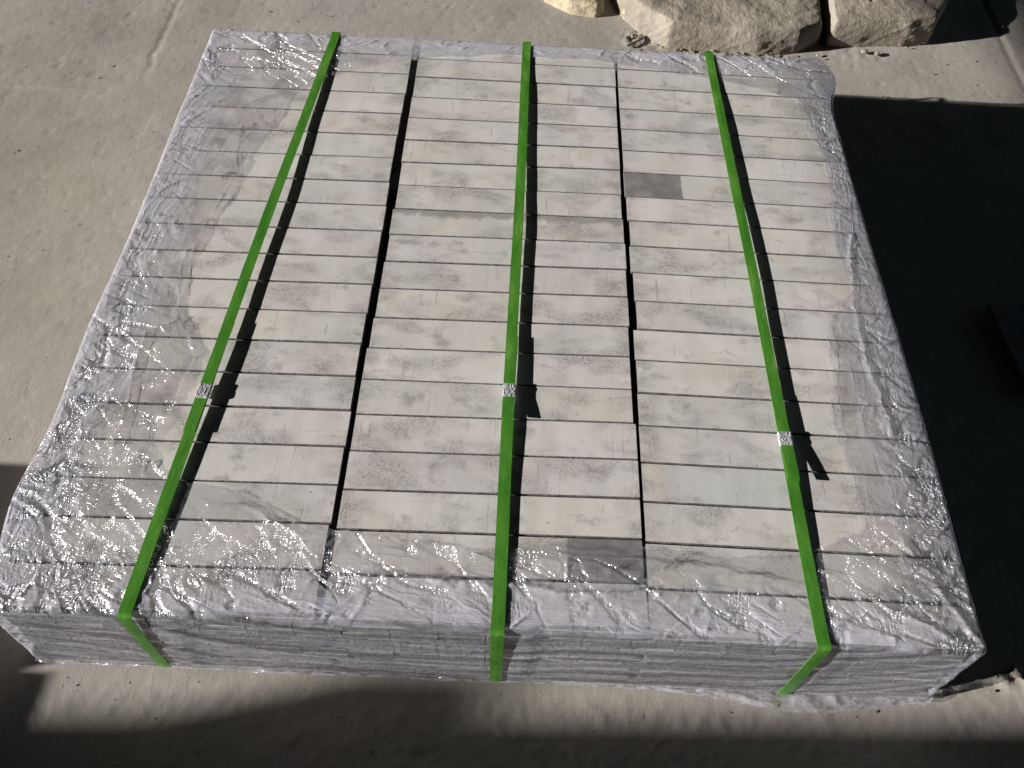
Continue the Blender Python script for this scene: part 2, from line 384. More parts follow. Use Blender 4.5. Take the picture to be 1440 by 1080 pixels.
cx = -0.5225 + 0.006 * perlin(Y * 30, Y * 0 + 3, 4)
Z = Z - 0.0018 * np.exp(-((X - cx) / 0.004) ** 2) * sstep(1.06, 1.14, Y) * (0.8 + 0.2 * perlin(X * 40, Y * 40, 8))
xr = 1.152 - 0.0 * Y
Z = Z + 0.0016 * sstep(-0.004, 0.004, X - xr - 0.004 * perlin(Y * 14, Y * 0, 2))                     # a slightly higher slab on the far right
Z = Z - 0.0012 * np.exp(-((X - xr + 0.006) / 0.006) ** 2)
Z = Z + 0.0016 * sstep(-0.003, 0.003, Y - 1.030 - 0.003 * perlin(X * 20, X * 0, 6)) * sstep(-0.60, -0.68, X)
def gb(px, py, sx, sy): return np.exp(-((X - px) / sx) ** 2 - ((Y - py) / sy) ** 2)
rough = gb(0.58, 1.235, 0.11, 0.022) + gb(0.42, 1.28, 0.05, 0.035) + 0.25 * gb(0.82, 1.265, 0.06, 0.02)
Z = Z + rough * (0.015 * ridged(u * 20, v * 60, 70, 4) ** 1.4 - 0.002)
Z = Z + 0.008 * gb(0.79, 0.022, 0.09, 0.010) * ridged(X * 22, Y * 30, 12, 2)                            # a little dirt along the right of the stack
Z = (Z - 0.004) * near - 0.004 * (1 - near)
Z = np.minimum(Z, 0.014)
inside = sstep(-0.37, -0.345, X) * sstep(0.70, 0.675, X) * sstep(-0.035, -0.008, Y) * sstep(1.05, 1.02, Y)
Z = Z * (1 - inside) - 0.003 * inside
fl = link('floor', grid_mesh('floor', np.stack([X, Y, Z], -1)), M_floor); tag(fl, 'dusty grey beige concrete floor with chips and cracks', kind='structure')

def block(name, lo, hi, m, label, kind='structure', rot=0.0):
    c = Vector(((lo[0] + hi[0]) / 2, (lo[1] + hi[1]) / 2, lo[2]))
    o = link(name, box_mesh(name, (lo[0] - c.x, lo[1] - c.y, 0), (hi[0] - c.x, hi[1] - c.y, hi[2] - lo[2]), 0.01), m)
    o.location = c; o.rotation_euler.z = rot; tag(o, label, kind=kind); return o
block('roof', (-6.2, -4.0, 4.0), (9.2, 9.2, 4.15), M_shed, 'unseen dark sheet roof added to block the sky')  # added out of view to keep sky light off the floor
wl_ = empty('wall'); tag(wl_, 'unseen dark shed wall added to cut sky light', kind='structure')
for lo, hi in (((-6.2, -4.0, -0.02), (-6.0, -2.5, 4.0)), ((-6.2, 0.55, -0.02), (-6.0, 9.2, 4.0)), ((-6.2, -2.5, 2.35), (-6.0, 0.55, 4.0)),
               ((9.0, -4.0, -0.02), (9.2, -0.5, 4.0)), ((-6.0, 9.0, -0.02), (9.0, 9.2, 4.0)), ((-6.0, -4.0, -0.02), (9.0, -3.8, 4.0))):
    link('sky_block_panel', box_mesh('sky_block_panel', lo, hi), M_shed, wl_)  # unseen panels added to cut sky light, openings shaped for fill
# unseen low wall added as an occluder; its top edge throws the soft shadow across the foreground
low = empty('shade_wall', (0, 0, 0)); tag(low, 'unseen low wall added behind the viewpoint to cast shade', kind='structure')
LWH = 1.5
dy = LWH / math.tan(SUN_EL) * SUN_A / _n
yw = -0.048 - dy; rot = math.radians(2.0); xc = -LWH / math.tan(SUN_EL) / _n
lw = link('masonry', box_mesh('masonry', (-1.1, -0.25, -0.02), (5.5, 0, LWH), 0.004), M_shed, low)
lw.location = (xc, yw, 0); lw.rotation_euler.z = rot
cp = link('shade_notch', box_mesh('shade_notch', (-0.19, -0.2, LWH - 0.01), (-0.03, -0.001, LWH + 0.07), 0.004), M_block, low)  # added bump that shapes the notch in the foreground shadow
cp.location = (xc, yw, 0); cp.rotation_euler.z = rot
# unseen blocks added on the left, out of frame, to shade the floor beside the stack
sx = 0.27 / math.tan(SUN_EL) / _n
bb = empty('shade_pile', (-0.36 - sx, 0, 0)); tag(bb, 'unseen low pile of blocks added to cast shade', kind='structure')
link('block', box_mesh('block', (-0.45, -0.02 - sx * SUN_A, -0.02), (0.0, 0.235 - sx * SUN_A, 0.295), 0.012), M_block, bb)
link('block', box_mesh('block', (-0.45, -0.42 - sx * SUN_A, -0.02), (-0.005, -0.021 - sx * SUN_A, 0.285), 0.012), M_block, bb)

# ------------------------------------------------------------------ the stack of bars
ML = [(-0.0034, -0.0032), (-0.0032, 0.0467), (-0.0028, 0.0983), (-0.0029, 0.1471), (-0.0022, 0.1979), (-0.0017, 0.2479), (-0.0026, 0.2987), (-0.0011, 0.347), (-0.0002, 0.3966), (0.0019, 0.4465), (0.0018, 0.495), (0.0026, 0.5461), (0.0018, 0.5967), (0.0034, 0.646), (0.0032, 0.6957), (0.0032, 0.7466), (0.0032, 0.799), (0.0035, 0.8507), (0.004, 0.9031)]
MR = [(0.3251, 0.0028), (0.3257, 0.0527), (0.3239, 0.1034), (0.3249, 0.1531), (0.3251, 0.2039), (0.3234, 0.2537), (0.3214, 0.3027), (0.321, 0.3527), (0.3223, 0.4019), (0.3235, 0.4517), (0.3238, 0.5013), (0.3239, 0.5508), (0.3229, 0.5991), (0.3217, 0.6481), (0.3228, 0.702), (0.3224, 0.7503), (0.3232, 0.8007), (0.3228, 0.8498), (0.3235, 0.902)]
RL = [(0.3263, -0.0024), (0.3269, 0.0473), (0.3268, 0.1002), (0.3279, 0.1496), (0.3282, 0.2003), (0.3283, 0.251), (0.329, 0.2984), (0.3288, 0.3484), (0.3321, 0.3978), (0.3326, 0.4467), (0.3302, 0.4966), (0.3305, 0.5458), (0.3317, 0.5961), (0.3278, 0.6456), (0.3299, 0.6978), (0.3287, 0.7475), (0.3296, 0.7978), (0.3294, 0.8476), (0.3291, 0.9015)]
LR = [(-0.0115, 0.0012), (-0.0118, 0.0502), (-0.0106, 0.1047), (-0.0099, 0.1521), (-0.0085, 0.2024), (-0.009, 0.2526), (-0.0108, 0.3025), (-0.0115, 0.3531), (-0.01, 0.4031), (-0.0089, 0.4521), (-0.0093, 0.5008), (-0.0086, 0.5508), (-0.0087, 0.6017), (-0.0093, 0.6506), (-0.0101, 0.7034), (-0.0095, 0.7556), (-0.0096, 0.8067), (-0.0082, 0.8572), (-0.0079, 0.9087)]
for L_ in (ML, MR, RL, LR):
    L_.append((L_[-1][0], L_[-1][1] + 0.0495)); L_.append((L_[-1][0], L_[-1][1] + 0.0495))
cols = []
cols.append(([(-0.339 + 0.0012 * math.sin(i * 2.3), LR[i][1] - 0.0062) for i in range(21)], LR))
cols.append((ML, MR))
cols.append((RL, [(0.6615 + 0.0010 * math.sin(i * 1.7), RL[i][1] - 0.003) for i in range(21)]))
stack = empty('metal_bar_stack', (0.16, 0.5, 0.0))
tag(stack, 'flat square stack of pale cast metal bars laid in three columns inside clear film', 'bar stack')
TH = 0.15 / 14; LAY = 14; CROSS = (3, 4, 5, 9, 10)
base = stack.location
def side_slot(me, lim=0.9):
    # sides and bevels coloured dark to put shade into the joints, the cast top is pale
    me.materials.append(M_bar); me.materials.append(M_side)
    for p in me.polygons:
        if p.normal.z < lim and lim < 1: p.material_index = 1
special = {(2, 13): ('dark_from', -0.2, 'dark_to', -0.083, 'pale bar with a dark grey left half'),
           (1, 1): ('dark_from', 0.083, 'dark_to', 0.2, 'pale bar with a dark grey right end'),
           (1, 11): ('dark_back', 1.0, None, None, 'pale bar stained dark along its far edge'),
           (1, 0): None}
for ci, (Ls, Rs) in enumerate(cols):
    for r in range(20):
        (xa0, ya0), (xa1, ya1) = Ls[r], Ls[r + 1]; (xb0, yb0), (xb1, yb1) = Rs[r], Rs[r + 1]
        g = 0.0007 + 0.0006 * rng.rand()
        xa = (xa0 + xa1) / 2 + rng.uniform(-0.0008, 0.0008); xb = (xb0 + xb1) / 2 + rng.uniform(-0.0008, 0.0008)
        if ci == 2 and r == 7: xa -= 0.0030
        if ci == 2 and r in (8, 9): xa += 0.0012
        if ci == 2 and r >= 13: xa -= 0.0010
        if ci == 1 and r == 12: xa += 0.001
        q = [(xa, ya0 + g), (xb, yb0 + g), (xb, yb1 - g), (xa, ya1 - g)]
        cx_ = sum(p[0] for p in q) / 4; cy_ = sum(p[1] for p in q) / 4
        bm = bmesh.new()
        tz = rng.uniform(-0.0003, 0.0001) + np.array([rng.uniform(-0.0002, 0.0002) for _ in range(4)])
        q = [(x_, y_ + rng.uniform(-0.00045, 0.00045)) for x_, y_ in q]
        vs = [bm.verts.new((x - cx_, y - cy_, -TH + 0.0008)) for x, y in q] + [bm.verts.new((x - cx_, y - cy_, tz[k])) for k, (x, y) in enumerate(q)]
        for f in ((3, 2, 1, 0), (4, 5, 6, 7), (0, 1, 5, 4), (1, 2, 6, 5), (2, 3, 7, 6), (3, 0, 4, 7)): bm.faces.new([vs[i] for i in f])
        bmesh.ops.bevel(bm, geom=bm.edges[:], offset=0.0005, segments=1, affect='EDGES', profile=0.55)
        me = bpy.data.meshes.new('bar'); bm.to_mesh(me); bm.free()
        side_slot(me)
        o = link('bar', me, M_bar, stack); o.location = (cx_ - base.x, cy_ - base.y, TOP)
        s = special.get((ci, r))
        if s:
            o[s[0]] = float(s[1])
            if s[2]: o[s[2]] = float(s[3])
            o['label'] = s[4]
long_me = [box_mesh('bar', (-0.1625, -0.0243, -TH + 0.0009), (0.1625, 0.0243, -0.0002), 0.0008) for _ in range(1)]
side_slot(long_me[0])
def bar_place(L, c, r):
    z = TOP - L * TH; j = rng.uniform(-0.0016, 0.0016)
    if L in CROSS: return (-0.339 + 0.0250 + r * 0.0501, 0.1635 + c * 0.3345 + j, z, math.pi / 2 + rng.uniform(-.002, .002))
    return (-0.1755 + c * 0.336 + j, 0.0255 + r * 0.0502 + rng.uniform(-0.0012, 0.0012), z, rng.uniform(-.003, .003))
# lower courses: the pieces along the near side one by one, the rest of the outer ring as one mass
bmr = bmesh.new()
for L in range(1, LAY):
    for c in range(3):
        for r in range(20):
            near_ = (c == 0) if L in CROSS else (r == 0)
            if not near_ and c == 1 and 0 < r < 19: continue
            x, y, z, rz = bar_place(L, c, r)
            if near_:
                o = link('bar', long_me[0], M_bar, stack); o.location = (x - base.x, y - base.y, z); o.rotation_euler.z = rz
            else:
                v0 = len(bmr.verts); f0 = len(bmr.faces); bmr.from_mesh(long_me[0]); bmr.verts.ensure_lookup_table()
                cz, sz = math.cos(rz), math.sin(rz)
                for v in bmr.verts[v0:]:
                    p = v.co; v.co = Vector((x - base.x + p.x * cz - p.y * sz, y - base.y + p.x * sz + p.y * cz, z + p.z))
me = bpy.data.meshes.new('lower_bars'); bmr.to_mesh(me); bmr.free()
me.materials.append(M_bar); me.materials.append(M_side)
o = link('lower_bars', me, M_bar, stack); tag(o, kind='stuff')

# ------------------------------------------------------------------ straps: common geometry
STR = [((-0.198, 0.0), (-0.139, 1.0)), ((0.1728, 0.0), (0.1790, 1.0)), ((0.5005, 0.0), (0.4815, 1.0))]
def strap_x(k, y):
    (a, _), (b, _) = STR[k]; return a + (b - a) * y
BULGE = (0.0052, 0.0036, 0.0040)

# ------------------------------------------------------------------ the film
inner = [(-0.0015, 0.095), (0.0939, 0.0865), (0.1696, 0.0838), (0.2451, 0.096), (0.3286, 0.0919), (0.4041, 0.0858), (0.4731, 0.091), (0.5213, 0.1051), (0.5613, 0.1329), (0.5639, 0.1668), (0.5575, 0.2422), (0.5628, 0.3198), (0.5672, 0.3813), (0.5801, 0.4292), (0.6206, 0.4877), (0.6171, 0.5467), (0.6173, 0.6312), (0.6335, 0.7241), (0.6162, 0.8138), (0.6119, 0.8936), (0.4794, 0.9351), (0.3648, 0.9542), (0.2486, 0.9736), (0.1317, 0.9713), (0.0051, 0.9523), (-0.0726, 0.926), (-0.1351, 0.8865), (-0.1771, 0.8371), (-0.1892, 0.7834), (-0.2079, 0.7153), (-0.2273, 0.6358), (-0.2391, 0.5552), (-0.2515, 0.4868), (-0.2502, 0.436), (-0.2436, 0.388), (-0.2056, 0.3331), (-0.2078, 0.2789), (-0.2172, 0.2274), (-0.2232, 0.1743), (-0.1917, 0.144), (-0.1091, 0.1395), (-0.0442, 0.1012)]
def rect_path(x0, x1, y0, y1, r, n):
    seg = [((x0 + r, y0), (x1 - r, y0)), ((x1, y0 + r), (x1, y1 - r)), ((x1 - r, y1), (x0 + r, y1)), ((x0, y1 - r), (x0, y0 + r))]
    cen = [(x1 - r, y0 + r), (x1 - r, y1 - r), (x0 + r, y1 - r), (x0 + r, y0 + r)]
    P = []; Nn = []
    for k in range(4):
        (ax, ay), (bx, by) = seg[k]; d = math.hypot(bx - ax, by - ay); m = int(d * n)
        nx, ny = ((0, -1), (1, 0), (0, 1), (-1, 0))[k]
        for i in range(m):
            t = i / m; P.append((ax + (bx - ax) * t, ay + (by - ay) * t)); Nn.append((nx, ny))
        a0 = -math.pi / 2 + k * math.pi / 2
        for i in range(14):
            a = a0 + math.pi / 2 * i / 14; P.append((cen[k][0] + r * math.cos(a), cen[k][1] + r * math.sin(a))); Nn.append((math.cos(a), math.sin(a)))
    return np.array(P), np.array(Nn)
Rp, Rn = rect_path(-0.3425, 0.6655, -0.0060, 1.0060, 0.006, 540)
U = np.concatenate([[0], np.cumsum(np.hypot(*(np.diff(Rp, axis=0)).T))])
cen = np.array([0.17, 0.5]); poly = np.array(inner)
D = Rp - cen
tt = np.full(len(Rp), 0.85)
for i, d in enumerate(D):
    best = None
    for k in range(len(poly)):
        a = poly[k] - cen; b = poly[(k + 1) % len(poly)] - cen; e = b - a
        den = d[0] * e[1] - d[1] * e[0]
        if abs(den) < 1e-12: continue
        t = (a[0] * e[1] - a[1] * e[0]) / den; s_ = (a[0] * d[1] - a[1] * d[0]) / den
        if t > 0 and -1e-9 <= s_ <= 1 + 1e-9: best = t if best is None else max(best, t)
    if best: tt[i] = best
ang = np.arctan2(D[:, 1], D[:, 0])
tt = tt + 0.012 * perlin(Rp[:, 0] * 11, Rp[:, 1] * 11, 3) + 0.006 * np.abs(perlin(Rp[:, 0] * 34, Rp[:, 1] * 34, 4)) + 0.003 * perlin(Rp[:, 0] * 90, Rp[:, 1] * 90, 4)
tt = np.clip(tt, 0.4, 0.985)
In = cen + D * tt[:, None]
NT, NR, NS, NF = 112, 6, 62, 12
rows = []; info = []
H0 = TOP
nU = len(Rp)
rad = 0.0038
for i in range(NT):                                          # across the top towards the edge
    t = i / (NT - 1); E_ = Rp - Rn * rad
    p = In + (E_ - In) * t
    rows.append(np.column_stack([p, np.full(nU, H0)])); info.append((0, t))
for i in range(1, NR + 1):
    a = math.pi / 2 * i / NR; p = Rp - Rn * rad * (1 - math.sin(a))
    rows.append(np.column_stack([p, np.full(nU, H0 - rad * (1 - math.cos(a)))])); info.append((1, i / NR))
for i in range(1, NS + 1):
    t = i / NS; z = (H0 - rad) * (1 - t) + 0.004 * t
    rows.append(np.column_stack([Rp, np.full(nU, z)])); info.append((2, t))
flare = 0.003 + 0.018 * np.exp(-((Rp[:, 0] - 0.52) / 0.10) ** 2) * (Rp[:, 1] < 0.05) + 0.004 * (perlin(U * 6, U * 0, 4) + 0.3)
flare = np.clip(flare, 0.001, 0.05)
for i in range(1, NF + 1):
    t = i / NF
    rows.append(np.column_stack([Rp + Rn * (flare * t)[:, None], np.full(nU, 0.004 + 0.001 * t)])); info.append((3, t))
P = np.stack(rows); R_ = P.shape[0]
zone = np.array([k for k, _ in info])[:, None] * np.ones((1, nU)); tv = np.array([t for _, t in info])[:, None] * np.ones((1, nU))
Xw, Yw, Zw = P[..., 0], P[..., 1], P[..., 2]
UU = np.broadcast_to(U[None, :], Xw.shape)
# arc length across the film from the inner lip
dS = np.concatenate([np.zeros((1, nU)), np.cumsum(np.linalg.norm(np.diff(P, axis=0), axis=2), axis=0)])
blobs = [(-0.29, 0.06, .07, .07, 1.0), (-0.16, 0.05, .09, .035, .75), (-0.33, .16, .05, .06, .9), (-.09, .045, .10, .03, .5), (0.02, .06, .12, .03, .22), (.2, .065, .14, .03, .28),
         (.57, .08, .06, .05, .75), (.64, .07, .03, .08, 1.0), (.641, .19, .025, .09, .6), (.63, .40, .02, .15, .22), (-.25, .94, .08, .05, .6), (-.16, .90, .05, .05, .5),
         (.60, .965, .07, .03, .8), (.48, .97, .06, .02, .6), (.37, .98, .05, .012, .4), (-.29, .29, .04, .09, .45), (-.25, .18, .05, .06, .6), (-.31, .5, .03, .2, .12), (.52, .165, .03, .03, .3), (.64, .8, .02, .1, .35),
         (.45, .03, .15, .03, .22)]
crum = np.full(Xw.shape, 0.03)
for bx_, by_, s1, s2, w in blobs: crum = crum + w * np.exp(-((Xw - bx_) / s1) ** 2 - ((Yw - by_) / s2) ** 2)
a1 = Xw * 0.80 - Yw * 0.60; a2 = Xw * 0.60 + Yw * 0.80
clus = sstep(0.30, 0.75, ridged(a1 * 9 + 0.3 * perlin(Xw * 12, Yw * 12, 5), a2 * 26, 91, 2)) + 0.8 * sstep(0.15, 0.55, fbm(Xw * 30, Yw * 30, 92, 2))
crum = np.clip(crum * 1.2, 0, 1.3) * (0.13 + 0.87 * np.clip(clus, 0, 1))
crum = np.where(zone >= 2, 0.035, crum)
# displacement
fold = ridged(UU * 4.0 + 0.6 * perlin(UU * 9, dS * 14, 1), dS * 75, 40, 3)             # folds running along the edge
ten = ridged((Xw * 0.75 + Yw * 0.66) * 7 + 0.3 * perlin(Xw * 9, Yw * 9, 2), (-Xw * 0.66 + Yw * 0.75) * 24, 44, 3)        # diagonal tension folds
crk = ridged(Xw * 55, Yw * 55 + Zw * 55, 50, 3) 
big = fbm(UU * 7, dS * 12, 61, 2)
# long folds that can be told apart, each a crease of doubled film
FOLDS = [[(-0.143, 0.1183), (-0.1051, 0.1204), (-0.063, 0.1002), (-0.0385, 0.0897)], [(-0.0019, 0.0975), (0.0633, 0.0908), (0.1245, 0.0815), (0.1702, 0.069)], [(-0.2605, 0.4927), (-0.2529, 0.4358), (-0.2453, 0.3879), (-0.2057, 0.3264), (-0.2078, 0.2789), (-0.2214, 0.1532)], [(-0.2273, 0.6358), (-0.2423, 0.569), (-0.2515, 0.4868)], [(-0.2754, 0.3512), (-0.2685, 0.2649), (-0.2634, 0.1767)], [(0.2375, 0.0889), (0.2904, 0.085), (0.3278, 0.077), (0.4029, 0.0743), (0.4613, 0.0611)], [(0.2897, 0.0621), (0.3302, 0.092), (0.3711, 0.0999)], [(0.3462, 0.0698), (0.3898, 0.095)], [(0.5726, 0.4287), (0.5745, 0.3817), (0.5601, 0.3197), (0.5617, 0.2424)], [(-0.1567, 0.8809), (-0.1956, 0.8482), (-0.2527, 0.8042)], [(-0.2358, 0.5837), (-0.2139, 0.6782), (-0.1786, 0.7843)], [(0.186, 0.0443), (0.2448, 0.037), (0.3275, 0.0449)], [(-0.2683, 0.3573), (-0.2375, 0.3743), (-0.2208, 0.3894)], [(0.009, 0.0489), (0.0974, 0.0478), (0.1713, 0.0435)], [(0.6399, 0.5897), (0.6218, 0.4688), (0.6186, 0.3506), (0.6273, 0.2561)], [(0.6085, 0.1164), (0.6389, 0.0524), (0.6614, 0.0038)], [(0.5091, 0.078), (0.5695, 0.0411), (0.6556, -0.0016)]]
fdist = np.full(Xw.shape, 9.0)
wx = Xw + 0.004 * perlin(Xw * 30, Yw * 30, 131) + 0.0015 * perlin(Xw * 110, Yw * 110, 133); wy = Yw + 0.004 * perlin(Xw * 30, Yw * 30, 132) + 0.0015 * perlin(Xw * 110, Yw * 110, 134)
for F_ in FOLDS:
    for (ax, ay), (bx, by) in zip(F_[:-1], F_[1:]):
        ex, ey = bx - ax, by - ay; l2 = ex * ex + ey * ey
        t_ = np.clip(((wx - ax) * ex + (wy - ay) * ey) / l2, 0, 1)
        fdist = np.minimum(fdist, np.hypot(wx - ax - ex * t_, wy - ay - ey * t_))
foldl = np.exp(-(fdist / 0.0013) ** 2); foldw = np.exp(-(fdist / 0.004) ** 2)
d = 0.0008 + 0.0008 * fold ** 2 + 0.0026 * ten ** 4 * sstep(0.0, 0.02, dS) + (0.0012 * ten ** 2 + 0.0014 * crk ** 2) * np.clip(crum, 0, 1) + 0.0012 * np.clip(big, 0, 1) + 0.0022 * foldw
lip = np.exp(-dS / 0.004)
d = d + 0.0009 * lip * (0.4 + 0.6 * np.clip(perlin(UU * 30, UU * 0, 7) + 0.4, 0, 1))
dside = 0.0012 + 0.0012 * ridged(UU * 1.4 + 0.2 * perlin(UU * 3, dS * 20, 2), dS * 110, 71, 3) ** 2 + 0.0012 * np.clip(fbm(UU * 4, dS * 24, 72, 2), -0.6, 1)
# bulges outside the bars
bul = 0.012 * np.exp(-((UU - 0) * 0 + ((Xw + 0.34) / 0.02) ** 2 + ((Yw - 0.12) / 0.07) ** 2)) + 0.020 * np.exp(-((Xw - 0.665) / 0.02) ** 2 - ((Yw - 0.955) / 0.05) ** 2) \
    + 0.006 * np.exp(-((Xw + 0.34) / 0.02) ** 2 - ((Yw - 0.35) / 0.12) ** 2) + 0.004 * np.exp(-((Xw - 0.665) / 0.02) ** 2 - ((Yw - 0.3) / 0.2) ** 2)
hold = np.ones(Xw.shape)
for k in range(3):
    hold *= 1 - np.exp(-(np.abs(Xw - strap_x(k, Yw)) / 0.0105) ** 4)
w2 = np.where(zone == 1, tv, np.where(zone >= 2, 1.0, 0.0))
amt = d * (1 - w2) + dside * w2
amt = np.where(zone == 3, 0.004 * np.clip(fbm(UU * 40, tv * 2, 66, 3) + 0.3, 0, 1) + dside * (1 - tv), amt)
amt = 0.0006 + (amt - 0.0006) * (0.04 + 0.96 * hold)
nrm = np.zeros(P.shape)
ca = np.where(zone == 0, 1.0, np.where(zone == 1, np.cos(tv * math.pi / 2), 0.0)); sa = np.sqrt(1 - ca ** 2)
up3 = np.where(zone == 3, 1.0, ca); out3 = np.where(zone == 3, 0.0, sa)
nrm[..., 0] = Rn[None, :, 0] * out3; nrm[..., 1] = Rn[None, :, 1] * out3; nrm[..., 2] = up3
P2 = P + nrm * amt[..., None]
outw = np.where(zone >= 1, 1.0, sstep(0.80, 1.0, tv)) * bul
P2[..., 0] += Rn[None, :, 0] * outw; P2[..., 1] += Rn[None, :, 1] * outw
P2[..., 2] = np.maximum(P2[..., 2], 0.0035)
me = grid_mesh('stretch_film', P2, wrap=True)
# number of film layers: more towards and over the edge, stepping where each turn of film stops
edge_d = np.where(zone == 0, (1 - tv) * np.linalg.norm(Rp - In, axis=1)[None, :], 0.0)
n1 = 0.018 * fbm(Xw * 9, Yw * 9, 81, 3); n2 = 0.012 * fbm(Xw * 14, Yw * 14, 82, 3)
lay = 0.75 + 1.5 * sstep(0.080, 0.070, edge_d + n1) + 1.3 * sstep(0.050, 0.043, edge_d + n2) + 1.1 * sstep(0.026, 0.018, edge_d + 0.5 * n2) + 0.7 * sstep(0.06, 0.0, edge_d)
lay = lay + 0.9 * np.clip(fbm(Xw * 6, Yw * 6, 85, 3), -0.5, 1) + 0.7 * np.exp(-dS / 0.0010)
lay = lay + 0.8 * fold ** 3 + 0.8 * ten ** 4 * np.clip(crum, 0, 1)
front_gap = np.exp(-((Yw - 0.06) / 0.05) ** 2) * sstep(-0.0, 0.06, Xw) * sstep(0.62, 0.5, Xw)
lay = np.where(zone >= 1, 3.3 + 3.0 * fbm(UU * 1.3, dS * 85, 88, 4), lay)
lay = np.where(zone == 3, 3.0, lay)
lay = np.clip(lay, 0.4, 8)
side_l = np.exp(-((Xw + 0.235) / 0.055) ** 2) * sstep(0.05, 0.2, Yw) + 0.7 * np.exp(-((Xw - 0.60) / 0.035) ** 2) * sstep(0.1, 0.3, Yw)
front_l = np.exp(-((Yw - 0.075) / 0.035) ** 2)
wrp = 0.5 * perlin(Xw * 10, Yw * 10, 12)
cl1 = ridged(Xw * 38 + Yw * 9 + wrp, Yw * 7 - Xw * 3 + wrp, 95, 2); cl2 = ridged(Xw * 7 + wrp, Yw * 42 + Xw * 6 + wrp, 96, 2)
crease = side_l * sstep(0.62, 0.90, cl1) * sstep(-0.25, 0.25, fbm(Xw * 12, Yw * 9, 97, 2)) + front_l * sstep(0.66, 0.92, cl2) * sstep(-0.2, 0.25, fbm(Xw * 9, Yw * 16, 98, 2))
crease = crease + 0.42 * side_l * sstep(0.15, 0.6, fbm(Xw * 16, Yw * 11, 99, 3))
crease = crease * 0.8 + 1.0 * foldl * (0.25 + 0.75 * sstep(-0.3, 0.3, fbm(Xw * 26, Yw * 26, 135, 2)))  # mask for the shade painted along the folds
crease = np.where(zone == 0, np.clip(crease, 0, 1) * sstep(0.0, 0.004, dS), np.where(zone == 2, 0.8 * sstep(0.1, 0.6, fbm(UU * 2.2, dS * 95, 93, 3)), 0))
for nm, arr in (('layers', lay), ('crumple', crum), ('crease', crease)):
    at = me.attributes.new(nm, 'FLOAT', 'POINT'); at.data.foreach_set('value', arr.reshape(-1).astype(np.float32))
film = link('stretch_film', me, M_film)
tag(film, 'wrinkled clear stretch film wrapped over the edges and sides of the bar stack', 'film')

# ------------------------------------------------------------------ the three straps
def ribbon(name, pts, width, thick, wob=0.0, seed=0):
    """pts: list of (x,y,z); a flat band swept along them, square section"""
    pts = np.array(pts); n = len(pts)
    T = np.gradient(pts, axis=0); T /= np.linalg.norm(T, axis=1)[:, None]
    side = np.array([1.0, 0, 0]) - T * T[:, :1]; side /= np.linalg.norm(side, axis=1)[:, None]
    up = np.cross(side, T)
    bm = bmesh.new(); ringv = []
    for i in range(n):
        w = width * (1 + wob * math.sin(i * 1.7 + seed)) / 2
        s_ = side[i]; u_ = up[i]; c = pts[i]
        crown = 0.00012
        ring = [c - s_ * w, c - s_ * w + u_ * thick, c + u_ * (thick + crown), c + s_ * w + u_ * thick, c + s_ * w, c]
        ringv.append([bm.verts.new(v) for v in ring])
    for i in range(n - 1):
        a, b = ringv[i], ringv[i + 1]
        for k in range(6): bm.faces.new([a[k], a[(k + 1) % 6], b[(k + 1) % 6], b[k]])
    bm.faces.new(ringv[0]); bm.faces.new(ringv[-1][::-1])
    bmesh.ops.recalc_face_normals(bm, faces=bm.faces[:])
    me = bpy.data.meshes.new(name); bm.to_mesh(me); bm.free(); return me
SW = 0.0138; ST = 0.0007
def strap_z(k, y):
    t = min(max(y, 0), 1)
    return TOP + 0.0014 + BULGE[k] * (math.sin(math.pi * t) if 0 < t < 1 else 0) + 0.00025 * math.sin(y * 23 + k)
slabels = ['green strap on the left side of the stack, the most slanted of three', 'green strap running down the middle column of bars, between the other two', 'green strap on the right side of the stack, its loose tail pointing at the viewer']
seals = [0.2648, 0.2871, 0.2366]; ends = [(0.371, 0.208), (0.371, 0.246), (0.300, 0.178)]
